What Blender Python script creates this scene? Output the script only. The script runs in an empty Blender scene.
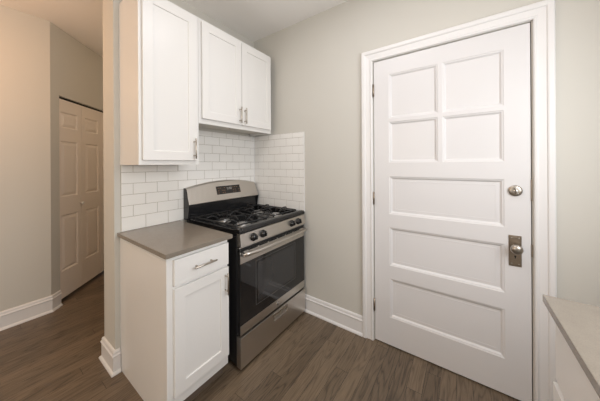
import bpy, bmesh, math
from mathutils import Vector, Matrix
PI = math.pi
S = bpy.context.scene
C = S.collection

# ------------------------------------------------------------------ camera
cam_d = bpy.data.cameras.new('camera')
cam = bpy.data.objects.new('camera', cam_d); C.objects.link(cam)
YAW = math.radians(35.0588); ROLL = -0.00564
fw = Vector((math.cos(YAW), math.sin(YAW), 0)); rt = Vector((math.sin(YAW), -math.cos(YAW), 0)); up = Vector((0, 0, 1))
r3 = rt*math.cos(ROLL) + up*math.sin(ROLL); u3 = up*math.cos(ROLL) - rt*math.sin(ROLL)
M = Matrix.Identity(4)
for i in range(3):
    M[i][0] = r3[i]; M[i][1] = u3[i]; M[i][2] = -fw[i]
M.translation = Vector((-1.7881, -1.8595, 1.3604))
cam.matrix_world = M
cam_d.sensor_fit = 'HORIZONTAL'; cam_d.sensor_width = 36.0
cam_d.lens = 230.8/600*36.0
cam_d.shift_y = -(200.5-164.24)/600
cam_d.clip_start = 0.02
S.camera = cam

# ------------------------------------------------------------------ world and lights
w = bpy.data.worlds.new('world'); S.world = w; w.use_nodes = True
wn = w.node_tree.nodes; bg = wn['Background']
sky = wn.new('ShaderNodeTexSky'); sky.sky_type = 'HOSEK_WILKIE'; sky.turbidity = 4; sky.sun_direction = (-0.3, -0.5, 0.8)
w.node_tree.links.new(sky.outputs[0], bg.inputs[0]); bg.inputs[1].default_value = 0.6

def area(name, loc, target, sx, sy, watts, col, spread=180):
    l = bpy.data.lights.new(name, 'AREA'); l.shape = 'RECTANGLE'; l.size = sx; l.size_y = sy
    l.energy = watts; l.color = col; l.spread = math.radians(spread)
    o = bpy.data.objects.new(name, l); C.objects.link(o); o.location = loc
    o.rotation_euler = (Vector(target)-Vector(loc)).to_track_quat('-Z', 'Y').to_euler()
    return o
def lamp(name, loc, watts, col, r=0.12):
    l = bpy.data.lights.new(name, 'POINT'); l.energy = watts; l.color = col; l.shadow_soft_size = r
    o = bpy.data.objects.new(name, l); C.objects.link(o); o.location = loc; return o
LI = [27.5, 13, 7.5, 13.5, 8.5, 25]
LC = [(0.94, 0.97, 1.0), (0.90, 0.95, 1.0), (0.97, 0.96, 1.0), (1.0, 0.53, 0.25), (1.0, 0.76, 0.53), (1.0, 0.80, 0.58)]
area('window_daylight', (-1.15, -2.69, 1.70), (-1.15, 0, 1.3), 1.2, 1.0, LI[0], LC[0])
area('west_fill', (-4.15, -1.0, 1.25), (0, -1.2, 0.9), 2.4, 2.1, LI[1], LC[1])  # added cool fill from the west; that wall has no window
area('kitchen_ceiling_lamp', (-0.95, -1.3, 2.69), (-0.95, -1.3, 0), 0.6, 0.6, LI[2], LC[2])
lamp('living_room_lamp', (-2.1, 0.62, 2.15), LI[3], LC[3], 0.15)
lamp('hall_fill', (-0.1, 0.8, 2.3), LI[4], LC[4], 0.12)  # added fill that brightens the diagonal wall and closet, no fixture there
lamp('warm_fill', (-3.0, -0.9, 1.7), LI[5], LC[5], 0.2)  # added warm fill to lift the lower surfaces, no fixture there

S.view_settings.view_transform = 'Standard'; S.view_settings.look = 'None'
S.view_settings.gamma = 1.0; S.view_settings.use_curve_mapping = False
S.view_settings.exposure = 0.0

# ------------------------------------------------------------------ materials
def srgb(r, g, b):
    f = lambda c: c/12.92 if c <= 0.04045 else ((c+0.055)/1.055)**2.4
    return (f(r/255), f(g/255), f(b/255), 1)
class G:
    def __init__(s, name):
        s.m = bpy.data.materials.new(name); s.m.use_nodes = True
        s.t = s.m.node_tree; s.p = s.t.nodes['Principled BSDF']
    def n(s, typ, **kw):
        x = s.t.nodes.new('ShaderNode'+typ)
        for k, v in kw.items():
            setattr(x, k, v)
        return x
    def l(s, a, b): s.t.links.new(a, b)
    def math(s, op, a, b=None, c=None):
        x = s.n('Math', operation=op)
        for i, v in enumerate((a, b, c)):
            if v is None: continue
            if hasattr(v, 'is_output') or isinstance(v, bpy.types.NodeSocket): s.l(v, x.inputs[i])
            else: x.inputs[i].default_value = v
        return x.outputs[0]
def mat(name, col, rough=0.5, metal=0.0, var=0.03, scale=30, bump=0.0, bscale=200, stretch=(1, 1, 1), rvar=0.05, coat=0, spec=0.5):
    g = G(name); p = g.p
    tc = g.n('TexCoord'); mp = g.n('Mapping'); mp.inputs['Scale'].default_value = stretch
    g.l(tc.outputs['Object'], mp.inputs[0])
    no = g.n('TexNoise'); no.inputs['Scale'].default_value = scale; no.inputs['Detail'].default_value = 4
    g.l(mp.outputs[0], no.inputs['Vector'])
    mx = g.n('MixRGB'); mx.inputs[1].default_value = tuple(c*(1-var) for c in col[:3])+(1,); mx.inputs[2].default_value = tuple(min(1, c*(1+var)) for c in col[:3])+(1,)
    g.l(no.outputs[0], mx.inputs[0]); g.l(mx.outputs[0], p.inputs['Base Color'])
    mr = g.n('MapRange'); mr.inputs['To Min'].default_value = max(0, rough-rvar); mr.inputs['To Max'].default_value = min(1, rough+rvar)
    g.l(no.outputs[0], mr.inputs[0]); g.l(mr.outputs[0], p.inputs['Roughness'])
    p.inputs['Metallic'].default_value = metal
    p.inputs['Specular IOR Level'].default_value = spec
    if coat: p.inputs['Coat Weight'].default_value = coat
    if bump:
        n2 = g.n('TexNoise'); n2.inputs['Scale'].default_value = bscale; n2.inputs['Detail'].default_value = 3
        g.l(mp.outputs[0], n2.inputs['Vector'])
        b = g.n('Bump'); b.inputs['Strength'].default_value = bump; b.inputs['Distance'].default_value = 0.001
        g.l(n2.outputs[0], b.inputs['Height']); g.l(b.outputs[0], p.inputs['Normal'])
    return g.m

M_WALL = mat('wall_paint', srgb(206, 203, 195), 0.75, bump=0.25, bscale=260, var=0.012, scale=3)
M_CEIL = mat('ceiling_paint', srgb(240, 237, 233), 0.85, bump=0.2, bscale=200, var=0.012, scale=3)
M_TRIM = mat('trim_paint', srgb(230, 228, 227), 0.38, var=0.01, scale=5, bump=0.08, bscale=120)
M_DOOR = mat('door_paint', srgb(222, 220, 220), 0.36, var=0.012, scale=5, bump=0.12, bscale=90)
M_CAB = mat('cabinet_lacquer', srgb(230, 228, 225), 0.33, var=0.01, scale=4, bump=0.04, bscale=90)
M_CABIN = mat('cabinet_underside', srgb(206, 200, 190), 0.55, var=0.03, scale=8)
M_CLOSET = mat('closet_door_paint', srgb(244, 234, 224), 0.42, var=0.015, scale=6, bump=0.1, bscale=80)
M_TILE = mat('glazed_tile', srgb(240, 238, 234), 0.14, var=0.012, scale=9, bump=0.12, bscale=22, rvar=0.03)
M_GROUT = mat('grout', srgb(170, 163, 153), 0.85, var=0.04, scale=60)
M_STEEL = mat('brushed_steel', srgb(204, 199, 193), 0.32, 1.0, var=0.03, scale=40, stretch=(0.3, 3, 40), bump=0.015, bscale=30, rvar=0.04)
M_SHINY = mat('polished_steel', srgb(205, 202, 198), 0.16, 1.0, var=0.03, scale=30)
M_NICKEL = mat('satin_nickel', srgb(176, 168, 158), 0.30, 1.0, var=0.04, scale=60)
M_BRASS = mat('antique_nickel', srgb(160, 146, 130), 0.34, 1.0, var=0.14, scale=90)
M_BLACK = mat('black_enamel', (0.012, 0.012, 0.013, 1), 0.14, var=0.1, scale=20, rvar=0.03)
M_SIDE = mat('black_painted_steel', (0.016, 0.016, 0.017, 1), 0.40, var=0.1, scale=20)
M_IRON = mat('cast_iron', (0.018, 0.018, 0.019, 1), 0.42, var=0.25, scale=140, bump=0.5, bscale=500)
M_BURN = mat('burner_cap_metal', (0.42, 0.42, 0.43, 1), 0.22, 1.0, var=0.15, scale=80)
M_ALU = mat('burner_aluminium', srgb(170, 168, 165), 0.35, 1.0, var=0.1, scale=80)
M_KNOB = mat('black_knob_plastic', (0.008, 0.008, 0.009, 1), 0.22, var=0.1, scale=60)
M_DARK = mat('gap_shade', (0.012, 0.011, 0.010, 1), 0.7, var=0.1, scale=20)  # near-black standing in for the shade inside gaps, slots and holes
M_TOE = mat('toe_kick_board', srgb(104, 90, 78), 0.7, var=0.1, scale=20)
M_LEDOFF = mat('control_glass', (0.02, 0.018, 0.017, 1), 0.12, var=0.1, scale=60)
M_WHITEMARK = mat('printed_white', srgb(190, 185, 178), 0.5, var=0.02, scale=60)
M_AMBER = mat('amber_key_print', srgb(150, 112, 80), 0.5, var=0.05, scale=60)

def quartz():
    g = G('grey_quartz'); tc = g.n('TexCoord')
    a = g.n('TexNoise'); a.inputs['Scale'].default_value = 420; a.inputs['Detail'].default_value = 2
    b = g.n('TexNoise'); b.inputs['Scale'].default_value = 30; b.inputs['Detail'].default_value = 3
    g.l(tc.outputs['Object'], a.inputs[0]); g.l(tc.outputs['Object'], b.inputs[0])
    cr = g.n('ValToRGB'); e = cr.color_ramp.elements
    e[0].position = 0.3; e[0].color = srgb(124, 115, 104); e[1].position = 0.72; e[1].color = srgb(138, 129, 117)
    s = g.math('ADD', g.math('MULTIPLY', a.outputs[0], 0.7), g.math('MULTIPLY', b.outputs[0], 0.3))
    g.l(s, cr.inputs[0]); g.l(cr.outputs[0], g.p.inputs['Base Color'])
    g.p.inputs['Roughness'].default_value = 0.20
    return g.m
M_QUARTZ = quartz()

def wood():
    g = G('dark_stained_oak'); p = g.p
    tc = g.n('TexCoord'); sp = g.n('SeparateXYZ'); g.l(tc.outputs['Object'], sp.inputs[0])
    X, Y = sp.outputs[0], sp.outputs[1]
    W_, L_ = 0.083, 1.15
    yr = g.math('DIVIDE', Y, W_); row = g.math('FLOOR', yr); fy = g.math('FRACT', yr)
    wn1 = g.n('TexWhiteNoise', noise_dimensions='1D'); g.l(row, wn1.inputs['W'])
    xr = g.math('ADD', g.math('DIVIDE', X, L_), g.math('MULTIPLY', wn1.outputs[0], 7.0))
    col = g.math('FLOOR', xr); fx = g.math('FRACT', xr)
    cv = g.n('CombineXYZ'); g.l(row, cv.inputs[0]); g.l(col, cv.inputs[1])
    wn2 = g.n('TexWhiteNoise', noise_dimensions='2D'); g.l(cv.outputs[0], wn2.inputs['Vector'])
    rnd = wn2.outputs[0]
    # grain coordinates, every plank its own piece of wood
    gv = g.n('CombineXYZ')
    g.l(g.math('ADD', g.math('MULTIPLY', X, 1.0), g.math('MULTIPLY', rnd, 37.0)), gv.inputs[0])
    g.l(g.math('ADD', g.math('MULTIPLY', Y, 9.0), g.math('MULTIPLY', rnd, 91.0)), gv.inputs[1])
    gv.inputs[2].default_value = 0
    n1 = g.n('TexNoise'); n1.inputs['Scale'].default_value = 1.6; n1.inputs['Detail'].default_value = 1.5; g.l(gv.outputs[0], n1.inputs[0])
    rings = g.math('FRACT', g.math('MULTIPLY', n1.outputs[0], 11.0))           # growth rings -> cathedral figure
    rings = g.math('ABSOLUTE', g.math('SUBTRACT', rings, 0.5))
    fv = g.n('CombineXYZ')
    g.l(g.math('MULTIPLY', X, 14.0), fv.inputs[0]); g.l(g.math('MULTIPLY', Y, 420.0), fv.inputs[1]); g.l(rnd, fv.inputs[2])
    n2 = g.n('TexNoise'); n2.inputs['Scale'].default_value = 1.0; n2.inputs['Detail'].default_value = 3; g.l(fv.outputs[0], n2.inputs[0])
    rings = g.math('SUBTRACT', 1.0, g.math('POWER', g.math('SUBTRACT', 1.0, g.math('MULTIPLY', rings, 2.0)), 3.0))
    v = g.math('ADD', g.math('MULTIPLY', rings, 0.24), g.math('MULTIPLY', n2.outputs[0], 0.55))
    v = g.math('ADD', v, g.math('MULTIPLY', g.math('SUBTRACT', rnd, 0.5), 0.22))
    cr = g.n('ValToRGB'); e = cr.color_ramp.elements
    e[0].position = 0.05; e[0].color = srgb(46, 37, 30); e[1].position = 0.92; e[1].color = srgb(148, 128, 105)
    g.l(v, cr.inputs[0])
    # seams
    dy = g.math('MINIMUM', fy, g.math('SUBTRACT', 1.0, fy)); dx = g.math('MINIMUM', fx, g.math('SUBTRACT', 1.0, fx))
    sy = g.math('GREATER_THAN', g.math('MULTIPLY', dy, W_), 0.0009); sx = g.math('GREATER_THAN', g.math('MULTIPLY', dx, L_), 0.0010)
    seam = g.math('MULTIPLY', sy, sx)
    mx = g.n('MixRGB'); mx.inputs[1].default_value = srgb(34, 27, 23); g.l(cr.outputs[0], mx.inputs[2]); g.l(seam, mx.inputs[0])
    g.l(mx.outputs[0], p.inputs['Base Color'])
    b = g.n('Bump'); b.inputs['Strength'].default_value = 0.35; b.inputs['Distance'].default_value = 0.001
    g.l(g.math('ADD', seam, g.math('MULTIPLY', v, 0.35)), b.inputs['Height']); g.l(b.outputs[0], p.inputs['Normal'])
    p.inputs['Roughness'].default_value = 0.36
    return g.m
M_FLOOR = wood()

def ovenglass():
    g = G('black_oven_glass'); p = g.p
    tc = g.n('TexCoord'); n = g.n('TexNoise'); n.inputs['Scale'].default_value = 3; g.l(tc.outputs['Object'], n.inputs[0])
    mr = g.n('MapRange'); mr.inputs['To Min'].default_value = 0.03; mr.inputs['To Max'].default_value = 0.06
    g.l(n.outputs[0], mr.inputs[0]); g.l(mr.outputs[0], p.inputs['Roughness'])
    p.inputs['Base Color'].default_value = (0.008, 0.008, 0.009, 1); p.inputs['IOR'].default_value = 1.5
    p.inputs['Specular IOR Level'].default_value = 0.75
    return g.m
M_OGLASS = ovenglass()
M_OWIN = mat('oven_window_glass', (0.028, 0.028, 0.030, 1), 0.07, var=0.1, scale=4, rvar=0.02, spec=0.7)
M_WBORD = mat('printed_window_border', (0.085, 0.082, 0.08, 1), 0.3, var=0.1, scale=30)
def paneglass():
    g = G('window_glass'); p = g.p
    tc = g.n('TexCoord'); n = g.n('TexNoise'); n.inputs['Scale'].default_value = 2; g.l(tc.outputs['Object'], n.inputs[0])
    mr = g.n('MapRange'); mr.inputs['To Min'].default_value = 0.0; mr.inputs['To Max'].default_value = 0.02
    g.l(n.outputs[0], mr.inputs[0]); g.l(mr.outputs[0], p.inputs['Roughness'])
    p.inputs['Transmission Weight'].default_value = 1; p.inputs['Base Color'].default_value = (1, 1, 1, 1)
    return g.m
M_PANE = paneglass()

# ------------------------------------------------------------------ mesh helpers
class MB:
    def __init__(s): s.b = bmesh.new()
    def face(s, pts, smooth=False):
        vs = [s.b.verts.new(p) for p in pts]
        f = s.b.faces.new(vs); f.smooth = smooth; return f
    def box(s, x0, x1, y0, y1, z0, z1):
        if x0 > x1: x0, x1 = x1, x0
        if y0 > y1: y0, y1 = y1, y0
        if z0 > z1: z0, z1 = z1, z0
        v = [s.b.verts.new(p) for p in ((x0,y0,z0),(x1,y0,z0),(x1,y1,z0),(x0,y1,z0),(x0,y0,z1),(x1,y0,z1),(x1,y1,z1),(x0,y1,z1))]
        for i in ((3,2,1,0),(4,5,6,7),(0,1,5,4),(1,2,6,5),(2,3,7,6),(3,0,4,7)):
            s.b.faces.new([v[j] for j in i])
        return s
    def hexa(s, lo, hi):     # lo and hi: four points each, counter-clockwise from above
        v = [s.b.verts.new(p) for p in list(lo)+list(hi)]
        for i in ((3,2,1,0),(4,5,6,7),(0,1,5,4),(1,2,6,5),(2,3,7,6),(3,0,4,7)):
            s.b.faces.new([v[j] for j in i])
        return s
    def prism(s, prof, a, b, fn):
        """closed 2-D profile extruded from a to b; fn(u, v, t) gives the 3-D point"""
        n = len(prof)
        A = [s.b.verts.new(fn(u, v, a)) for u, v in prof]; B = [s.b.verts.new(fn(u, v, b)) for u, v in prof]
        s.b.faces.new(A[::-1]); s.b.faces.new(B)
        for i in range(n): s.b.faces.new([A[i], A[(i+1) % n], B[(i+1) % n], B[i]])
        return s
    def lathe(s, c, axis, prof, seg=28, sc=(1, 1)):
        """prof = [(radius, height along axis)], closed with caps where the radius is not 0"""
        ax = Vector(axis).normalized(); t = Vector((0, 0, 1)) if abs(ax.z) < 0.9 else Vector((1, 0, 0))
        e1 = ax.cross(t).normalized(); e2 = ax.cross(e1)
        c = Vector(c); rings = []
        for r, h in prof:
            if r < 1e-6: rings.append([s.b.verts.new(c+ax*h)])
            else: rings.append([s.b.verts.new(c+ax*h+e1*(sc[0]*r*math.cos(2*PI*k/seg))+e2*(sc[1]*r*math.sin(2*PI*k/seg))) for k in range(seg)])
        for a, b in zip(rings, rings[1:]):
            for k in range(seg):
                k2 = (k+1) % seg
                if len(a) == 1 and len(b) == 1: continue
                if len(a) == 1: f = s.b.faces.new([a[0], b[k2], b[k]])
                elif len(b) == 1: f = s.b.faces.new([a[k], a[k2], b[0]])
                else: f = s.b.faces.new([a[k], a[k2], b[k2], b[k]])
                f.smooth = True
        if len(rings[0]) > 1: s.b.faces.new(rings[0][::-1])
        if len(rings[-1]) > 1: s.b.faces.new(rings[-1])
        return s
    def tube(s, pts, r, seg=12, flat=1.0):
        """swept tube with parallel frames; flat squashes the section vertically"""
        P = [Vector(p) for p in pts]; rings = []; prev = None
        for i, p in enumerate(P):
            d = (P[min(i+1, len(P)-1)]-P[max(i-1, 0)]).normalized()
            if prev is None:
                t = Vector((0, 0, 1)) if abs(d.z) < 0.9 else Vector((1, 0, 0)); e1 = d.cross(t).normalized()
            else:
                e1 = (prev - d*prev.dot(d)).normalized()
            prev = e1; e2 = d.cross(e1)
            rr = r[i] if isinstance(r, (list, tuple)) else r
            rings.append([s.b.verts.new(p+e1*rr*math.cos(2*PI*k/seg)+e2*rr*flat*math.sin(2*PI*k/seg)) for k in range(seg)])
        for a, b in zip(rings, rings[1:]):
            for k in range(seg):
                f = s.b.faces.new([a[k], a[(k+1) % seg], b[(k+1) % seg], b[k]]); f.smooth = True
        s.b.faces.new(rings[0][::-1]); s.b.faces.new(rings[-1])
        return s
    def bar(s, a, b, w, h):
        """rectangular bar from a to b, w wide, h high (z up)"""
        a = Vector(a); b = Vector(b); d = (b-a).normalized(); e = d.cross(Vector((0, 0, 1))).normalized()*(w/2)
        n = e.cross(d).normalized()*(h/2)
        lo = [a-e-n, b-e-n, b+e-n, a+e-n]; hi = [a-e+n, b-e+n, b+e+n, a+e+n]
        s.hexa(lo, hi); return s
    def board(s, w, h, t, openings, prof, fn):
        """panelled board: u 0..w, v 0..h, depth d from the front face (0) to the back (t).
        openings (u0,u1,v0,v1); prof = [(inset, depth), ...] from the rim inwards"""
        us = sorted({0, w}|{o[0] for o in openings}|{o[1] for o in openings}); vs = sorted({0, h}|{o[2] for o in openings}|{o[3] for o in openings})
        P = {}
        def V(u, v, d):
            k = (round(u, 5), round(v, 5), round(d, 5))
            if k not in P: P[k] = s.b.verts.new(fn(u, v, d))
            return P[k]
        for i in range(len(us)-1):
            for j in range(len(vs)-1):
                cu, cv = (us[i]+us[i+1])/2, (vs[j]+vs[j+1])/2
                if any(o[0] < cu < o[1] and o[2] < cv < o[3] for o in openings): continue
                s.b.faces.new([V(us[i], vs[j], 0), V(us[i+1], vs[j], 0), V(us[i+1], vs[j+1], 0), V(us[i], vs[j+1], 0)])
        for (a, b, c, d) in openings:
            pr = [(0, 0)]+list(prof)
            for (i0, d0), (i1, d1) in zip(pr, pr[1:]):
                o = [(a+i0, c+i0), (b-i0, c+i0), (b-i0, d-i0), (a+i0, d-i0)]; n = [(a+i1, c+i1), (b-i1, c+i1), (b-i1, d-i1), (a+i1, d-i1)]
                for k in range(4):
                    k2 = (k+1) % 4
                    s.b.faces.new([V(*o[k], d0), V(*o[k2], d0), V(*n[k2], d1), V(*n[k], d1)])
            s.b.faces.new([V(*p, pr[-1][1]) for p in n])
        edge = [(u, 0) for u in us]+[(w, v) for v in vs[1:]]+[(u, h) for u in us[::-1][1:]]+[(0, v) for v in vs[::-1][1:-1]]
        bk = [(0, 0), (w, 0), (w, h), (0, h)]
        B = {}
        for k, p in enumerate(edge):
            q = edge[(k+1) % len(edge)]
            for r_ in (p, q):
                if r_ not in B: B[r_] = s.b.verts.new(fn(r_[0], r_[1], t))
            s.b.faces.new([V(*q, 0), V(*p, 0), B[p], B[q]])
        s.b.faces.new([B[p] for p in edge[::-1]])
        return s
    def sweep(s, path, prof, fn, closed_ends=True):
        """mitred moulding. path: 2-D points; prof: closed (out, h) with out to the LEFT of travel; fn(a, b, h) -> 3-D"""
        n = len(path); P = [Vector(p) for p in path]; rings = []
        for i, p in enumerate(P):
            d0 = (P[i]-P[i-1]).normalized() if i else (P[1]-P[0]).normalized()
            d1 = (P[i+1]-P[i]).normalized() if i < n-1 else d0
            if i == 0: d0 = d1
            n0 = Vector((-d0.y, d0.x)); n1 = Vector((-d1.y, d1.x)); m = (n0+n1).normalized(); m = m/max(0.2, m.dot(n0))
            rings.append([s.b.verts.new(fn(p.x+m.x*o, p.y+m.y*o, h)) for o, h in prof])
        k = len(prof)
        for a, b in zip(rings, rings[1:]):
            for i in range(k): s.b.faces.new([a[i], a[(i+1) % k], b[(i+1) % k], b[i]])
        s.b.faces.new(rings[0][::-1]); s.b.faces.new(rings[-1])
        return s
    def build(s, name, m, parent=None, origin=(0, 0, 0), bevel=0, seg=2, smooth=None):
        bmesh.ops.recalc_face_normals(s.b, faces=s.b.faces)
        bmesh.ops.translate(s.b, verts=s.b.verts, vec=-Vector(origin))
        me = bpy.data.meshes.new(name); s.b.to_mesh(me); s.b.free()
        if smooth: 
            me.shade_smooth(); me.set_sharp_from_angle(angle=math.radians(smooth))
        me.materials.append(m)
        o = bpy.data.objects.new(name, me); C.objects.link(o)
        if parent: o.parent = parent
        else: o.location = origin
        if bevel:
            b = o.modifiers.new('bevel', 'BEVEL'); b.width = bevel; b.segments = seg; b.limit_method = 'ANGLE'; b.angle_limit = math.radians(35)
            b.harden_normals = False
        return o
def thing(name, label, cat, loc, group=None, rotz=0):
    o = bpy.data.objects.new(name, None); C.objects.link(o); o.location = loc; o.rotation_euler = (0, 0, rotz)
    o.empty_display_size = 0.1
    o['label'] = label; o['category'] = cat
    if group: o['group'] = group
    return o
def struct(o, label, cat):
    o['kind'] = 'structure'; o['label'] = label; o['category'] = cat; return o

# ------------------------------------------------------------------ room shell
H = 2.706
HX, HY = -1.3625, 1.283           # where the hall wall turns 45 degrees
WE = -1.250                       # free end of the tiled wall
WT = 0.217                        # its thickness
XW, YS = -4.25, -2.72
fl = MB(); fl.box(XW-0.1, 2.2, YS-0.1, 4.1, -0.1, 0.0)
struct(fl.build('floor', M_FLOOR), 'dark stained oak strip floor running from kitchen into hallway', 'floor')
ce = MB(); ce.box(XW-0.1, 2.2, YS-0.1, 4.1, H, H+0.1)
struct(ce.build('ceiling', M_CEIL), 'flat off-white painted ceiling above kitchen and hallway', 'ceiling')
b = MB(); b.box(WE, 0.12, 0.008, WT, 0, H)
struct(b.build('wall_north', M_WALL), 'greige wall behind the range, ending in a free pillar edge', 'wall')
# door wall, with the doorway cut out
DY0, DY1, DZ = -1.300, -2.178, 2.1475
b = MB(); b.box(0, 0.12, 0.008, DY0, 0, H); b.box(0, 0.12, DY1, YS, 0, H); b.box(0, 0.12, DY0, DY1, DZ, H)
struct(b.build('wall_east', M_WALL), 'greige wall holding the white panelled entry door', 'wall')
b = MB(); b.box(XW-0.1, HX, HY, HY+0.1, 0, H)
# diagonal wall around the closet opening (local s along the diagonal)
r2 = math.sqrt(0.5)
def dg(s_, d, z): return (HX+(s_-0)*r2-d*r2*-1*-1, HY+s_*r2+d*r2, z)   # d = depth away from the hall
struct(b.build('wall_hall', M_WALL), 'warm lit hallway wall at the far left', 'wall')
CO0, CO1, CZ = 0.098, 1.400, 2.044
b = MB()
def dbox(b, s0, s1, d0, d1, z0, z1):
    b.hexa([dg(s0, d0, z0), dg(s1, d0, z0), dg(s1, d1, z0), dg(s0, d1, z0)], [dg(s0, d0, z1), dg(s1, d0, z1), dg(s1, d1, z1), dg(s0, d1, z1)])
dbox(b, 0, CO0, 0, 0.1, 0, H); dbox(b, CO1, 3.7, 0, 0.1, 0, H); dbox(b, CO0, CO1, 0, 0.1, CZ, H)
struct(b.build('wall_diagonal', M_WALL), 'shaded angled hallway wall around the closet doors', 'wall')
b = MB(); dbox(b, -0.1, 2.0, 0.75, 0.8, 0, H)
struct(b.build('wall_closet', M_WALL), 'back wall inside the closet', 'wall')
b = MB(); b.box(1.2, 1.3, WT-0.1, 3.95, 0, H)  # unseen wall added to keep outside light out of the hallway
struct(b.build('wall_added_closure', M_WALL), 'added unseen wall closing the hallway end against outside light', 'wall')
b = MB(); b.box(0.12, 1.2, WT-0.1, WT, 0, H)
struct(b.build('wall_hall_side', M_WALL), 'hallway side wall behind the kitchen', 'wall')
# south wall with a window over the sink run
WX0, WX1, WZ0, WZ1 = -1.8, -0.5, 1.15, 2.2
b = MB(); b.box(XW, WX0, YS-0.1, YS, 0, H); b.box(WX1, 0.12, YS-0.1, YS, 0, H); b.box(WX0, WX1, YS-0.1, YS, 0, WZ0); b.box(WX0, WX1, YS-0.1, YS, WZ1, H)
struct(b.build('wall_south', M_WALL), 'greige wall with a window over the second counter', 'wall')
b = MB(); b.box(XW-0.1, XW, YS, HY, 0, H)
struct(b.build('wall_west', M_WALL), 'greige wall at the far west end', 'wall')
wf = MB()
fwd = 0.05
for a0, a1, c0, c1 in ((WX0, WX0+fwd, WZ0, WZ1), (WX1-fwd, WX1, WZ0, WZ1), (WX0+fwd, WX1-fwd, WZ0, WZ0+fwd), (WX0+fwd, WX1-fwd, WZ1-fwd, WZ1), (WX0+fwd, WX1-fwd, (WZ0+WZ1)/2-0.02, (WZ0+WZ1)/2+0.02)):
    wf.box(a0, a1, YS-0.08, YS-0.03, c0, c1)
wfo = struct(wf.build('window_1', M_TRIM, bevel=0.003), 'white double-hung window over the second counter', 'window')
g = MB(); g.box(WX0+fwd, WX1-fwd, YS-0.058, YS-0.054, WZ0+fwd, WZ1-fwd); g.build('glass_pane', M_PANE, wfo)

# ------------------------------------------------------------------ mouldings
BB = [(0, 0), (0.026, 0), (0.026, 0.006), (0.022, 0.014), (0.0155, 0.019), (0.014, 0.020), (0.014, 0.108), (0.018, 0.112), (0.019, 0.119),
      (0.0145, 0.124), (0.012, 0.130), (0.0125, 0.139), (0.009, 0.147), (0.004, 0.150), (0, 0.150)]
BB.reverse()
ident = lambda a, b_, h: (a, b_, h)
def baseboard(name, path, label):
    m = MB(); m.sweep(path, BB, ident); return struct(m.build(name, M_TRIM), label, 'baseboard')
baseboard('baseboard_east', [(0, -1.2115), (0, -0.657)], 'white moulded baseboard between the range and the door casing')
baseboard('baseboard_south_east', [(0, YS), (0, -2.268)], 'white baseboard right of the door behind the second counter')
baseboard('baseboard_pillar', [(-1.2235, 0.008), (WE, 0.008), (WE, WT), (1.15, WT)], 'white baseboard wrapping the free end of the tiled wall')
baseboard('baseboard_hall', [(HX+0.092*r2, HY+0.092*r2), (HX, HY), (XW, HY)], 'white baseboard along the far hallway wall turning to the closet')

# door casing: profile (across, out of the wall), path in (y, z) seen from the kitchen
CP = [(0, 0), (0, 0.012), (0.004, 0.016), (0.010, 0.0175), (0.016, 0.014), (0.020, 0.013), (0.050, 0.016), (0.054, 0.022), (0.060, 0.024), (0.076, 0.0245), (0.082, 0.020), (0.0835, 0.0)]
m = MB(); m.sweep([(DY0+0.005, 0), (DY0+0.005, DZ-0.0+0.003), (DY1-0.005, DZ+0.003), (DY1-0.005, 0)], [(-o, h) for o, h in CP], lambda a, z, h: (-h, a, z))
struct(m.build('trim_1', M_TRIM), 'wide white moulded casing around the entry door', 'door casing')
# jamb lining with stop
jb = MB()
jb.box(0.050, 0.115, DY0-0.0, DY0-0.016, 0, DZ-0.0); jb.box(0.050, 0.115, DY1+0.016, DY1, 0, DZ); jb.box(0.050, 0.115, DY0-0.016, DY1+0.016, DZ-0.016, DZ)
struct(jb.build('trim_2', M_TRIM), 'white door stop inside the entry door frame', 'door frame')
b = MB(); b.box(0.115, 0.119, DY0-0.016, DY1+0.016, 0, DZ-0.016)  # near-black sheet added as the shade behind the door gaps
struct(b.build('door_gap_shade', M_DARK), 'added dark sheet behind the closed entry door for the shade in its gaps', 'wall')

# ------------------------------------------------------------------ entry door
SY0, SY1, ST = -1.3045, -2.1735, 2.1425
SZ0 = 0.009
m = MB()
def dfn(u, v, d): return (0.003+d, SY0-u, SZ0+v)
L, R, Mi0, Mi1 = 0.110, 0.757, 0.424, 0.450
z = lambda a: a-SZ0
ops = [(L, Mi0, z(1.697), z(2.028)), (Mi1, R, z(1.697), z(2.028)), (L, Mi0, z(1.370), z(1.672)), (Mi1, R, z(1.370), z(1.672)),
       (L, R, z(0.986), z(1.266)), (L, R, z(0.602), z(0.887)), (L, R, z(0.215), z(0.505))]
# one board: plain recessed lights on top, moulded panels below
m.board(SY0-SY1, ST-SZ0, 0.044, ops, [(0.004, 0.003), (0.010, 0.0045), (0.017, 0.012), (0.020, 0.0135)], dfn)
door = struct(m.build('door_1', M_DOOR, origin=(0, SY0, 0)), 'white entry door with four small upper and three wide lower recessed panels', 'door')
OD = (0, SY0, 0)
# slim raised field inside the three wide panels
for (a, b_, c, d) in ops[4:]:
    pm = MB()
    ins = 0.034
    pm.board(b_-a-2*ins, d-c-2*ins, 0.002, [(0.005, b_-a-2*ins-0.005, 0.005, d-c-2*ins-0.005)], [(0.001, 0.0008)], lambda u, v, dd, a=a, c=c: dfn(a+ins+u, c+ins+v, 0.0120+dd))
    o = pm.build('raised_panel', M_DOOR, door, OD)
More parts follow.
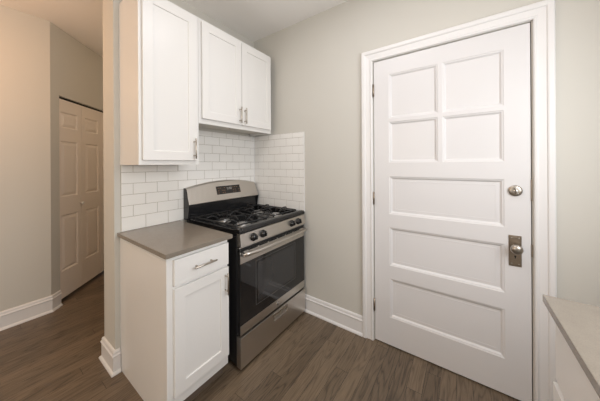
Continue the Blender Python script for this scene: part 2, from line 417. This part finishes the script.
# hinges on the left edge
for hz in (1.924, 1.096, 0.277):
    hm = MB(); hm.lathe((-0.006, SY0+0.0022, hz-0.045), (0, 0, 1), [(0, 0), (0.0062, 0.0005), (0.0062, 0.09), (0, 0.0905)], 14)
    for k in (0.018, 0.036, 0.054, 0.072): hm.lathe((-0.006, SY0+0.0022, hz-0.045+k-0.0005), (0, 0, 1), [(0.0058, 0), (0.0058, 0.001)], 14)
    hm.lathe((-0.006, SY0+0.0022, hz+0.0455), (0, 0, 1), [(0.003, 0), (0.0045, 0.003), (0, 0.006)], 12)
    hm.lathe((-0.006, SY0+0.0022, hz-0.0455), (0, 0, -1), [(0.003, 0), (0.0045, 0.003), (0, 0.006)], 12)
    hm.box(-0.002, 0.0025, SY0-0.002, SY0+0.003, hz-0.045, hz+0.045)
    hm.build('hinge', M_BRASS, door, OD)
# escutcheon plate, knob, keyhole
py_, pz = -2.1065, 0.857
pm = MB(); pm.box(0.003, -0.0015, py_-0.0275, py_+0.0275, pz-0.088, pz+0.088)
pm.box(-0.0015, -0.0035, py_-0.022, py_+0.022, pz-0.081, pz+0.081)
plate = pm.build('knob_plate', M_BRASS, door, OD, bevel=0.0012)
for dy in (-0.017, 0.017):
    for dz in (-0.079, 0.079):
        sm = MB(); sm.lathe((-0.003, py_+dy*0.9, pz+dz*0.93), (-1, 0, 0), [(0.0042, 0), (0.0036, 0.0018), (0, 0.0024)], 12); sm.build('screw', M_NICKEL, plate, OD)
km = MB(); km.lathe((-0.003, py_, pz+0.022), (-1, 0, 0), [(0.0165, 0), (0.0165, 0.003), (0.011, 0.006), (0.0085, 0.012), (0.0085, 0.024), (0.014, 0.029), (0.024, 0.035), (0.0275, 0.043), (0.0265, 0.051), (0.020, 0.057), (0.010, 0.0605), (0, 0.061)], 32)
knob = km.build('door_knob', M_NICKEL, door, OD)
km = MB(); km.lathe((-0.0034, py_, pz-0.030), (-1, 0, 0), [(0.0048, 0), (0.0044, 0.0006), (0, 0.0006)], 14); km.box(-0.0034, -0.0040, py_-0.0022, py_+0.0022, pz-0.042, pz-0.030)
km.build('keyhole', M_DARK, plate, OD)
# deadbolt with a thumb turn
dz_ = 1.202
km = MB(); km.lathe((0.003, py_-0.002, dz_), (-1, 0, 0), [(0.031, 0), (0.031, 0.006), (0.029, 0.0095), (0.020, 0.0115), (0, 0.0125)], 36)
db = km.build('deadbolt', M_NICKEL, door, OD)
km = MB(); km.lathe((-0.009, py_-0.002, dz_), (-1, 0, 0), [(0.009, 0), (0.009, 0.008), (0, 0.009)], 18)
km.prism([(-0.0045, -0.019), (0.0045, -0.019), (0.0045, 0.019), (-0.0045, 0.019)], 0, 1, lambda u, v, t: (-0.015-0.009*t, py_-0.002+u*0.9+v*0.35, dz_+v*0.93-u*0.35))
km.build('thumb_turn', M_SHINY, db, OD, bevel=0.001)
# strike plates in the gap on the latch side
for zz, hh in ((1.209, 0.060), (0.872, 0.034)):
    km = MB(); km.box(-0.0035, 0.030, SY1-0.0006, SY1-0.0046, zz-hh, zz+hh); km.build('strike_plate', M_BRASS, door, OD)

# ------------------------------------------------------------------ closet bifold doors (local frame turned 45 degrees)
clo = struct(bpy.data.objects.new('door_2', None), 'beige-lit four-leaf bifold closet door in the hallway', 'closet door'); C.objects.link(clo)
clo.location = dg(CO0, 0.028, 0); clo.rotation_euler = (0, 0, PI/4)
lw = 0.3245
for k in range(4):
    m = MB(); x0 = 0.002+k*lw
    cr_ = [(0.054, 0.268, 1.712, 1.872), (0.054, 0.268, 1.014, 1.578), (0.054, 0.268, 0.268, 0.830)]
    m.board(lw-0.003, 1.996, 0.030, cr_, [(0.010, 0.010), (0.016, 0.010), (0.040, 0.001)], lambda u, v, d, x0=x0: (x0+u, d, 0.030+v))
    leaf = m.build('door_leaf', M_CLOSET, clo)
    if k in (0, 3):
        km = MB(); kx = x0+(lw-0.014 if k == 0 else 0.014)
        km.lathe((kx, 0, 0.949), (0, -1, 0), [(0.007, 0), (0.006, 0.008), (0.012, 0.014), (0.0165, 0.021), (0.015, 0.027), (0.008, 0.030), (0, 0.0305)], 22)
        km.build('closet_knob', M_TRIM, leaf)
tm = MB(); tm.box(0.001, 1.301, 0.004, 0.034, 2.030, 2.0435); tm.build('door_track', M_DARK, clo)

# ------------------------------------------------------------------ backsplash
m = MB(); gm = MB()
TT = 0.008; Z0, ZT, PH = 0.9145, 1.663, 0.0757
rows = [Z0, 1.0085]
while rows[-1]+PH < ZT-0.01: rows.append(rows[-1]+PH)
rows.append(ZT)
def tile(fn, a0, a1, z0, z1):
    g_ = 0.0013; a0 += g_; a1 -= g_; z0 += g_; z1 -= g_
    if a1-a0 < 0.006 or z1-z0 < 0.004: return
    e = 0.0016
    P = lambda a, z_, d: m.b.verts.new(fn(a, z_, d))
    base = [(a0, z0), (a1, z0), (a1, z1), (a0, z1)]; top = [(a0+e, z0+e), (a1-e, z0+e), (a1-e, z1-e), (a0+e, z1-e)]
    A = [P(*p, 0.002) for p in base]; Bv = [P(*p, TT-0.0012) for p in base]; T = [P(*p, TT) for p in top]
    for k in range(4):
        k2 = (k+1) % 4
        m.b.faces.new([A[k], A[k2], Bv[k2], Bv[k]]); m.b.faces.new([Bv[k], Bv[k2], T[k2], T[k]])
    m.b.faces.new(T)
XL = -1.2146
def lay(fn, spans, first, pitch=0.1545):
    """spans = [(start, end, top), ...]: a row runs over every stretch whose top is above it"""
    for r in range(len(rows)-1):
        z0, z1 = rows[r], rows[r+1]
        a = first - (0 if r % 2 == 0 else pitch/2)
        while a > spans[0][0]: a -= pitch
        while a < spans[-1][1]:
            x0, x1 = max(a, spans[0][0]), min(a+pitch, spans[-1][1])
            for s0, s1, top in spans:
                p0, p1 = max(x0, s0), min(x1, s1)
                if all(sp_[2] >= z1 for sp_ in spans): p0, p1 = (x0, x1) if s0 <= x0 < s1 else (0, 0)
                if p1-p0 > 0.008: tile(fn, p0, p1, z0, min(z1, top))
            a += pitch
lay(lambda a, z_, d: (a, 0.008-d, z_), [(XL, -0.839, 1.3605), (-0.839, -0.0076, 1.662)], -1.068)
lay(lambda a, z_, d: (-d, -a, z_), [(-0.0012, 0.654, 1.663)], 0.0085-0.03)
bs = m.build('tile_backsplash', M_TILE)
bs['label'] = 'glossy white subway tile backsplash behind counter and range, turning the corner'; bs['category'] = 'backsplash'
gm.box(XL, -0.839, 0.0018, 0.0078, Z0, 1.3605); gm.box(-0.839, -0.0002, 0.0018, 0.0078, Z0, 1.662); gm.box(-0.0062, -0.0002, 0.0018, -0.654, Z0, 1.663)
gm.build('grout', M_GROUT, bs)
tm = MB(); tm.box(-0.0085, -0.0002, -0.654, -0.6565, Z0, 1.6645); tm.box(-0.0085, -0.0002, 0.0, -0.6565, 1.663, 1.6645)
tm.build('edge_strip', M_TRIM, bs)
cm = MB(); cm.prism([(-0.0115, 0.0005), (-0.0095, -0.0015), (-0.0075, -0.0035), (-0.0070, 0.003), (-0.0110, 0.003)], Z0, 1.661, lambda u, v, t_: (u, v, t_)); cm.build('corner_caulk', M_TRIM, bs)

# ------------------------------------------------------------------ cabinets
SH = [(0.0015, 0.0015), (0.0025, 0.0075)]
def shaker(m, x0, x1, z0, z1, yf, t=0.019, st=0.057, flip=1):
    w_, h_ = x1-x0, z1-z0
    m.board(w_, h_, t, [(st, w_-st, st, h_-st)], SH, lambda u, v, d: (x0+u, yf+d*flip, z0+v))
def pull(name, p0, p1, yf, parent, org, flip=1, r=0.0052):
    """bar pull between p0 and p1 (x, z), standing off the face yf"""
    y = yf-0.030*flip
    a = Vector((p0[0], y, p0[1])); c = Vector((p1[0], y, p1[1])); d = (c-a).normalized()
    m = MB(); m.lathe(a, d, [(r*0.8, 0), (r, 0.001), (r, (c-a).length-0.001), (r*0.8, (c-a).length)], 16)
    o = m.build(name, M_NICKEL, parent, org)
    for q in (a+d*0.022, c-d*0.022):
        s_ = MB(); s_.lathe((q.x, yf-0.0002*flip, q.z), (0, -flip, 0), [(0.0048, 0), (0.0040, 0.004), (0.0040, 0.030)], 12); s_.build('pull_post', M_NICKEL, o, org)
    return o

# tall wall cabinet
org = (-1.03, -0.15, 1.361)
t = thing('wall_cabinet', 'tall white single-door shaker wall cabinet above the grey counter', 'cabinet', org)
m = MB(); m.box(-1.2195, -0.8395, 0.0075, -0.297, 1.3612, 2.432); m.build('body', M_CAB, t, org, bevel=0.001)
m = MB(); shaker(m, -1.203, -0.864, 1.391, 2.408, -0.3175); d = m.build('door', M_CAB, t, org, bevel=0.001)
pull('handle', (-0.888, 1.404), (-0.888, 1.544), -0.3175, d, org)
# short two-door wall cabinet
org = (-0.45, -0.15, 1.6645)
t = thing('wall_cabinet', 'shorter white two-door shaker wall cabinet above the gas range', 'cabinet', org)
m = MB(); m.box(-0.8380, -0.0665, 0.0075, -0.278, 1.688, 2.432)
m.box(-0.8380, -0.0665, -0.278, -0.297, 1.6645, 2.432); m.box(-0.8380, -0.822, -0.0095, -0.278, 1.6645, 1.688); m.box(-0.0825, -0.0665, -0.0095, -0.278, 1.6645, 1.688)
m.build('body', M_CAB, t, org, bevel=0.0008)
m = MB(); m.box(-0.8215, -0.083, -0.010, -0.2775, 1.6845, 1.6875); m.build('underside_panel', M_CABIN, t, org)
m = MB(); m.lathe((-0.46, -0.16, 1.6845), (0, 0, -1), [(0.007, 0), (0.006, 0.004), (0, 0.005)], 12); m.build('screw_cap', M_NICKEL, t, org)
for x0, x1, hx in ((-0.819, -0.4545, -0.479), (-0.4495, -0.0855, -0.425)):
    m = MB(); shaker(m, x0, x1, 1.700, 2.408, -0.3175); d = m.build('door', M_CAB, t, org, bevel=0.001)
    pull('handle', (hx, 1.712), (hx, 1.847), -0.3175, d, org)

# base cabinet left of the range
BX0, BX1 = -1.2205, -0.848
org = (-1.03, -0.3, 0)
t = thing('base_cabinet', 'white base cabinet with one drawer and one door left of the range', 'cabinet', org)
m = MB(); m.prism([(0.008, 0.0), (-0.565, 0.0), (-0.565, 0.092), (-0.627, 0.092), (-0.627, 0.8885), (0.008, 0.8885)], BX0, BX1, lambda u, v, t_: (t_, -0.001+u, v))
m.build('body', M_CAB, t, org, bevel=0.0008)
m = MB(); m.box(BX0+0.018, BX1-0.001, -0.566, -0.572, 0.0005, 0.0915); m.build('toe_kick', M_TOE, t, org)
m = MB(); m.board(0.336, 0.136, 0.019, [(0.010, 0.326, 0.010, 0.126)], [(0.0015, 0.0004)], lambda u, v, dd: (-1.189+u, -0.647+dd, 0.732+v)) ; d = m.build('drawer', M_CAB, t, org, bevel=0.0015)
pull('handle', (-1.093, 0.800), (-0.957, 0.800), -0.647, d, org)
m = MB(); shaker(m, -1.189, -0.853, 0.158, 0.716, -0.647); d = m.build('door', M_CAB, t, org, bevel=0.001)
pull('handle', (-0.880, 0.556), (-0.880, 0.690), -0.647, d, org)

def slab(name, x0, x1, y0, y1, label):
    m = MB(); m.box(x0, x1, y0, y1, 0.8895, 0.914)
    o = m.build(name, M_QUARTZ, None, ((x0+x1)/2, (y0+y1)/2, 0.8895), bevel=0.0018)
    o['label'] = label; o['category'] = 'countertop'; return o
slab('countertop', -1.236, -0.826, 0.0075, -0.6540, 'short dark grey quartz countertop between the wall end and the range')

# second run, opposite the range
org = (-1.9, -2.4, 0)
t = thing('base_cabinet', 'white base cabinet run under the counter at the lower right corner', 'cabinet', org)
CX1 = -0.682
m = MB(); m.prism([(-2.7, 0.0), (-2.185, 0.0), (-2.185, 0.1), (-2.124, 0.1), (-2.124, 0.8885), (-2.7, 0.8885)], -3.2, CX1, lambda u, v, t_: (t_, u, v))
m.build('body', M_CAB, t, org, bevel=0.0008)
xs = [CX1-0.004, -1.14, -1.60, -2.06, -2.52, -2.98]
for i in range(5):
    x1, x0 = xs[i], xs[i+1]+0.006
    m = MB(); m.board(x1-x0, 0.228, 0.0155, [(0.010, x1-x0-0.010, 0.010, 0.218)], [(0.0015, 0.0004)], lambda u, v, dd, x1=x1: (x1-u, -2.108-dd, 0.652+v)); d = m.build('drawer', M_CAB, t, org, bevel=0.0015)
    if i: pull('handle', ((x0+x1)/2-0.065, 0.770), ((x0+x1)/2+0.065, 0.770), -2.108, d, org, flip=-1)
    m = MB(); w_ = x1-x0
    m.board(w_, 0.522, 0.019, [(0.057, w_-0.057, 0.057, 0.465)], SH, lambda u, v, dd, x1=x1: (x1-u, -2.1025-dd, 0.118+v)); d = m.build('door', M_CAB, t, org, bevel=0.001)
slab('countertop', -3.2, -0.672, -2.7195, -2.0815, 'long grey quartz countertop corner at the lower right of the view')

# ------------------------------------------------------------------ gas range
RX0, RX1 = -0.784, -0.030
RC = (RX0+RX1)/2
org = (RC, -0.34, 0)
rg = thing('gas_range', 'freestanding stainless steel gas range with black sides and four burners', 'stove', org)
P = lambda mb, name, m_, parent=None, **k: mb.build(name, m_, parent or rg, org, **k)
m = MB(); m.box(RX0, RX1, -0.030, -0.640, 0.035, 0.885); P(m, 'body', M_SIDE, bevel=0.002)
for fx in (RX0+0.04, RX1-0.04):
    for fy in (-0.08, -0.60):
        m = MB(); m.lathe((fx, fy, 0), (0, 0, 1), [(0.018, 0), (0.018, 0.012), (0.008, 0.014), (0.008, 0.036)], 16); P(m, 'foot', M_SIDE)
# cooktop tray with a raised rounded rim and rounded front
m = MB()
fn = lambda u, v, t_: (t_, u, v)
zt = 0.914
m.prism([(-0.030, 0.8855), (-0.640, 0.8855), (-0.640, 0.9035), (-0.668, 0.9035), (-0.676, 0.910), (-0.674, 0.930), (-0.662, 0.938), (-0.640, 0.940), (-0.620, 0.930), (-0.600, 0.8985), (-0.060, 0.8985), (-0.045, 0.930), (-0.030, 0.930)], RX0+0.022, RX1-0.022, fn)
for sgn, xe in ((1, RX0), (-1, RX1)):
    m.prism([(-0.030, 0.8855), (-0.640, 0.8855), (-0.640, 0.9035), (-0.668, 0.9035), (-0.676, 0.910), (-0.674, 0.928), (-0.662, 0.935), (-0.640, 0.936), (-0.600, 0.928), (-0.030, 0.928)], xe-sgn*0.002, xe+sgn*0.022, fn)
P(m, 'cooktop', M_BLACK, bevel=0.003)
# burners
BXY = [(-0.602, -0.265), (-0.598, -0.487), (-0.212, -0.250), (-0.212, -0.480)]
for (bx, by), rr in zip(BXY, (0.043, 0.050, 0.046, 0.043)):
    m = MB(); m.lathe((bx, by, 0.898), (0, 0, 1), [(rr+0.016, 0), (rr+0.014, 0.003), (rr+0.002, 0.004), (rr, 0.012), (rr-0.002, 0.016), (0, 0.016)], 32); bo = P(m, 'burner', M_ALU)
    m = MB(); m.lathe((bx, by, 0.9141), (0, 0, 1), [(rr-0.004, 0), (rr-0.003, 0.004), (rr-0.010, 0.008), (rr*0.5, 0.0105), (0, 0.011)], 32); P(m, 'burner_cap', M_BURN, bo)
# grates: two cast iron grates, each over a front and a back burner
GT = 0.960
for gi, gx in enumerate((-0.600, -0.212)):
    m = MB(); x0, x1, y0, y1 = gx-0.152, gx+0.152, -0.592, -0.110
    ym = (y0+y1)/2; s_ = 0.0085
    for a, c in (((x0, y0), (x1, y0)), ((x0, y1), (x1, y1)), ((x0, ym), (x1, ym)), ((x0, y0), (x0, y1)), ((x1, y0), (x1, y1))):
        m.bar((a[0], a[1], GT-0.020), (c[0], c[1], GT-0.020), s_, s_)
    for cx, cy in ((x0, y0), (x1, y0), (x0, y1), (x1, y1), (x0, ym), (x1, ym)):
        m.lathe((cx, cy, 0.8990), (0, 0, 1), [(0.0065, 0), (0.006, GT-0.018-0.8990)], 10)
    for by in (-0.258, -0.484):
        c = Vector((gx, by, 0))
        # fingers reach in from the frame, rising and curling down towards the burner
        for (ex, ey) in ((x0, by), (x1, by), (gx, ym if by > ym else y0), (gx, y1 if by > ym else ym)):
            e = Vector((ex, ey, 0)); pts = []
            for k in range(9):
                f = k/8; q = e.lerp(c, f*0.66); lift = 0.017*math.sin(PI*min(1, f*1.1+0.12))**0.6 - 0.006
                pts.append((q.x, q.y, GT-0.013+lift-(0.008*max(0, f-0.8)/0.2)))
            m.tube(pts, 0.0050, 8)
    P(m, 'grate', M_IRON, smooth=40)
# backguard
m = MB(); N = 16
xa, xb = RX0-0.010, RX1-0.006
def arc(x, e=0.0):
    f = (x-RC)/((xb-xa)/2); return 1.172+0.044*(1-f*f)+e
xsn = [xa+(xb-xa)*k/N for k in range(N+1)]
def ribbon(mb, pts_fn):   # closed section swept along x
    rings = [[mb.b.verts.new(p) for p in pts_fn(x)] for x in xsn]
    k = len(rings[0])
    for A, B_ in zip(rings, rings[1:]):
        for i in range(k): mb.b.faces.new([A[i], A[(i+1) % k], B_[(i+1) % k], B_[i]])
    mb.b.faces.new(rings[0][::-1]); mb.b.faces.new(rings[-1])
ribbon(m, lambda x: [(x, -0.003, 0.915), (x, -0.055, 0.915), (x, -0.055, 1.030), (x, -0.018, 1.150), (x, -0.012, arc(x, -0.006)), (x, -0.003, arc(x, -0.006))])
bgd = P(m, 'backguard', M_SIDE, bevel=0.002)
m = MB()
ribbon(m, lambda x: [(x, -0.0545, 1.036), (x, -0.084, 1.036), (x, -0.088, 1.042), (x, -0.036, arc(x, -0.012)), (x, -0.028, arc(x, -0.002)), (x, -0.020, arc(x)), (x, -0.006, arc(x)), (x, -0.006, 1.16)])
sp = P(m, 'steel_console', M_STEEL, bgd, bevel=0.002)
for xe0, xe1 in ((xa-0.002, xa+0.006), (xb-0.006, xb+0.002)):
    m = MB(); m.prism([(-0.003, 0.915), (-0.066, 0.915), (-0.0885, 1.034), (-0.038, 1.158), (-0.026, 1.170), (-0.003, 1.170)], xe0, xe1, fn); P(m, 'end_cap', M_BLACK, bgd, bevel=0.002)
m = MB(); m.prism([(-0.0552, 0.920), (-0.0640, 0.918), (-0.0610, 1.030), (-0.0552, 1.035)], xa+0.007, xb-0.007, fn); P(m, 'glossy_riser', M_BLACK, bgd)
# console display: on the sloping steel face
A0 = Vector((0, -0.088, 1.042)); A1 = Vector((0, -0.036, arc(RC, -0.012))); ud = (A1-A0).normalized(); nn = Vector((0, -ud.z, ud.y))
def con(x, s__, d): q = A0+ud*s__+nn*d; return (x, q.y, q.z)
def cpanel(x0, x1, s0, s1, d0, d1):
    mm = MB(); mm.hexa([con(x0, s0, d0), con(x1, s0, d0), con(x1, s0, d1), con(x0, s0, d1)], [con(x0, s1, d0), con(x1, s1, d0), con(x1, s1, d1), con(x0, s1, d1)]); return mm
DX0, DX1, DS0, DS1 = RC-0.120, RC+0.146, 0.052, 0.128
dsp = P(cpanel(DX0, DX1, DS0, DS1, -0.004, 0.0016), 'control_display', M_LEDOFF, bgd, bevel=0.001)
def seg_digit(mb, x, s0, w_, h_, on):
    t_ = 0.0022
    R_ = {'a': (0, w_, h_-t_, h_), 'g': (0, w_, h_/2-t_/2, h_/2+t_/2), 'd': (0, w_, 0, t_), 'f': (0, t_, h_/2, h_), 'b': (w_-t_, w_, h_/2, h_), 'e': (0, t_, 0, h_/2), 'c': (w_-t_, w_, 0, h_/2)}
    for c_ in on:
        a, b_, c, d_ = R_[c_]
        mb.hexa([con(x+a, s0+c, 0.0014), con(x+b_, s0+c, 0.0014), con(x+b_, s0+c, 0.0021), con(x+a, s0+c, 0.0021)], [con(x+a, s0+d_, 0.0014), con(x+b_, s0+d_, 0.0014), con(x+b_, s0+d_, 0.0021), con(x+a, s0+d_, 0.0021)])
mm = MB()
for x, on in ((RC-0.012, 'bc'), (RC+0.002, 'abged'), (RC+0.022, 'abcdef'), (RC+0.036, 'abcdef')): seg_digit(mm, x, 0.092, 0.009, 0.020, on)
P(mm, 'clock_digits', M_WHITEMARK, dsp)
for i, x in enumerate((-0.118, -0.096, -0.074, -0.052, 0.046, 0.068, 0.090, 0.112)):
    for s0 in (0.064, 0.084, 0.108):
        if (i+int(s0*1000)) % 5 == 0: continue
        a = RC+0.013+x; mm = MB(); mm.hexa([con(a, s0, 0.0014), con(a+0.011, s0, 0.0014), con(a+0.011, s0, 0.0020), con(a, s0, 0.0020)], [con(a, s0+0.004, 0.0014), con(a+0.011, s0+0.004, 0.0014), con(a+0.011, s0+0.004, 0.0020), con(a, s0+0.004, 0.0020)]); P(mm, 'key_marking', M_AMBER, dsp)
# control panel with knobs
m = MB(); m.prism([(-0.6405, 0.819), (-0.682, 0.819), (-0.684, 0.823), (-0.673, 0.902), (-0.6405, 0.902)], RX0+0.003, RX1-0.003, fn); cp = P(m, 'control_panel', M_STEEL, bevel=0.0015)
kd = Vector((0, -0.985, 0.174)).normalized()
for dx in (0.113, 0.205):
    for kx in (RX0+dx, RX1-dx):
        c = Vector((kx, -0.680, 0.861))
        m = MB(); m.lathe(c, kd, [(0.0275, -0.002), (0.0275, 0.004), (0.0255, 0.006), (0.0225, 0.008), (0.0205, 0.024), (0.0185, 0.027), (0, 0.028)], 28); ko = P(m, 'knob', M_KNOB)
        m = MB(); u_ = kd.cross(Vector((1, 0, 0))).normalized()
        a = c+kd*0.0295
        lo = [a+Vector((-0.0045, 0, 0))-u_*0.017, a+Vector((0.0045, 0, 0))-u_*0.017, a+Vector((0.0045, 0, 0))+u_*0.017, a+Vector((-0.0045, 0, 0))+u_*0.017]
        m.hexa(lo, [p+kd*0.008 for p in lo]); P(m, 'knob_grip', M_KNOB, ko, bevel=0.0015)
        m = MB(); q = c+kd*0.0378+u_*0.010*(1 if u_.z > 0 else -1); lo = [q+Vector((-0.001, 0, 0))-u_*0.005, q+Vector((0.001, 0, 0))-u_*0.005, q+Vector((0.001, 0, 0))+u_*0.005, q+Vector((-0.001, 0, 0))+u_*0.005]
        m.hexa([p-kd*0.0008 for p in lo], [p+kd*0.0004 for p in lo]); P(m, 'knob_pointer', M_WHITEMARK, ko)
# oven door
YD = -0.671
ODZ0, ODZ1 = 0.234, 0.809
m = MB(); X0, X1 = RX0+0.005, RX1-0.005
m.box(X0, X1, -0.6405, YD+0.004, ODZ0, ODZ1-0.004); od = P(m, 'oven_door', M_SIDE, bevel=0.002)
m = MB(); m.prism([(YD+0.004, 0.300), (YD, 0.300), (YD, ODZ0+0.004), (YD+0.006, ODZ0), (YD+0.010, ODZ0)], X0, X1, fn); lower = P(m, 'lower_steel_trim', M_STEEL, od, bevel=0.001)
m = MB(); m.prism([(YD+0.004, 0.706), (YD, 0.706), (YD, 0.768), (YD+0.012, ODZ1), (YD+0.034, ODZ1), (YD+0.034, 0.79), (YD+0.004, 0.79)], X0, X1, fn); upper = P(m, 'upper_steel_trim', M_STEEL, od, bevel=0.001)
# vent slots in the sloping top edge
B0 = Vector((0, YD, 0.768)); B1 = Vector((0, YD+0.012, ODZ1)); vd = (B1-B0).normalized(); vn = Vector((0, -vd.z, vd.y))
m = MB()
for k in range(6):
    cx = RC+(k-2.5)*0.102
    for s0 in (0.009, 0.025):
        a0 = B0+vd*s0-vn*0.001; a1 = B0+vd*(s0+0.011)-vn*0.001
        m.hexa([(cx-0.043, a0.y, a0.z), (cx+0.043, a0.y, a0.z), (cx+0.043, a1.y, a1.z), (cx-0.043, a1.y, a1.z)],
               [(cx-0.043, a0.y+vn.y*0.0018, a0.z+vn.z*0.0018), (cx+0.043, a0.y+vn.y*0.0018, a0.z+vn.z*0.0018), (cx+0.043, a1.y+vn.y*0.0018, a1.z+vn.z*0.0018), (cx-0.043, a1.y+vn.y*0.0018, a1.z+vn.z*0.0018)])
P(m, 'vent_slots', M_DARK, upper)
m = MB(); m.box(X0, X1, YD+0.0038, YD+0.0004, 0.3005, 0.7055); P(m, 'door_glass', M_OGLASS, od)
m = MB(); m.box(RC-0.215, RC+0.215, YD+0.001, YD-0.0001, 0.392, 0.664); P(m, 'oven_window', M_OWIN, od)
m = MB(); wx0, wx1, wz0, wz1 = RC-0.235, RC+0.235, 0.372, 0.684
for (u0, u1, v0, v1) in ((wx0, wx1, wz0, wz0+0.003), (wx0, wx1, wz1-0.003, wz1), (wx0, wx0+0.004, wz0+0.003, wz1-0.003), (wx1-0.004, wx1, wz0+0.003, wz1-0.003)):
    m.box(u0, u1, YD+0.001, YD, v0, v1)
P(m, 'window_border', M_WBORD, od)
# handle: broad flattened bar, bowed at its ends
m = MB(); pts = []; HN = 20
for k in range(HN+1):
    f = -1+2*k/HN; pts.append((RC+f*0.362, YD-0.050+0.024*abs(f)**5, 0.770))
m.tube(pts, 0.0095, 16, flat=1.35)
hd = P(m, 'handle', M_STEEL, od)
for sx in (-1, 1):
    m = MB(); m.hexa([(RC+sx*0.358-0.013, YD+0.001, 0.756), (RC+sx*0.358+0.0085, YD+0.001, 0.756), (RC+sx*0.358+0.0085, YD-0.032, 0.759), (RC+sx*0.358-0.013, YD-0.032, 0.759)],
                    [(RC+sx*0.358-0.013, YD+0.001, 0.784), (RC+sx*0.358+0.0085, YD+0.001, 0.784), (RC+sx*0.358+0.0085, YD-0.032, 0.781), (RC+sx*0.358-0.013, YD-0.032, 0.781)])
    P(m, 'handle_bracket', M_STEEL, hd, bevel=0.002)
# round badge with script rings
bz = 0.270
m = MB(); m.lathe((RC, YD, bz), (0, -1, 0), [(0.0155, -0.001), (0.0155, 0.0015), (0.0145, 0.0022), (0, 0.0022)], 32); bd = P(m, 'badge', M_SHINY, lower)
def curl(mb, pts, r=0.0009): mb.tube([(RC+x, YD-0.0024, bz+z_) for x, z_ in pts], r, 6)
m = MB()
curl(m, [(0.0125*math.cos(a*PI/12), 0.0125*math.sin(a*PI/12)) for a in range(25)], 0.0007)
curl(m, [(-0.0035+0.0040*math.cos(a), 0.0005+0.0062*math.sin(a)) for a in [0.8+k*0.42 for k in range(12)]])
curl(m, [(0.0040+0.0034*math.cos(a), 0.0030+0.0028*math.sin(a)) for a in [0.6+k*0.42 for k in range(10)]])
curl(m, [(0.0040+0.0036*math.cos(a), -0.0028+0.0030*math.sin(a)) for a in [1.6+k*0.42 for k in range(10)]])
P(m, 'badge_script', M_SIDE, bd)
# storage drawer
YR = -0.678; DZ0, DZ1 = 0.024, 0.226
X0, X1 = RX0-0.001, RX1-0.001
m = MB(); m.board(X1-X0, DZ1-DZ0, 0.042, [(0.318, 0.318+0.170, 0.130, 0.188)], [(0.001, 0.001), (0.003, 0.012)], lambda u, v, dd: (X0+u, YR+dd, DZ0+v)); dr = P(m, 'storage_drawer', M_STEEL, bevel=0.0012)
m = MB()
a0, a1, c0, c1 = X0+0.317, X0+0.489, DZ0+0.129, DZ0+0.189
for (u0, u1, v0, v1) in ((a0, a1, c1-0.014, c1), (a0, a1, c0, c0+0.006), (a0, a0+0.006, c0+0.006, c1-0.014), (a1-0.006, a1, c0+0.006, c1-0.014)):
    m.box(u0, u1, YR+0.002, YR-0.0035, v0, v1)
P(m, 'drawer_pull', M_SHINY, dr, bevel=0.001)
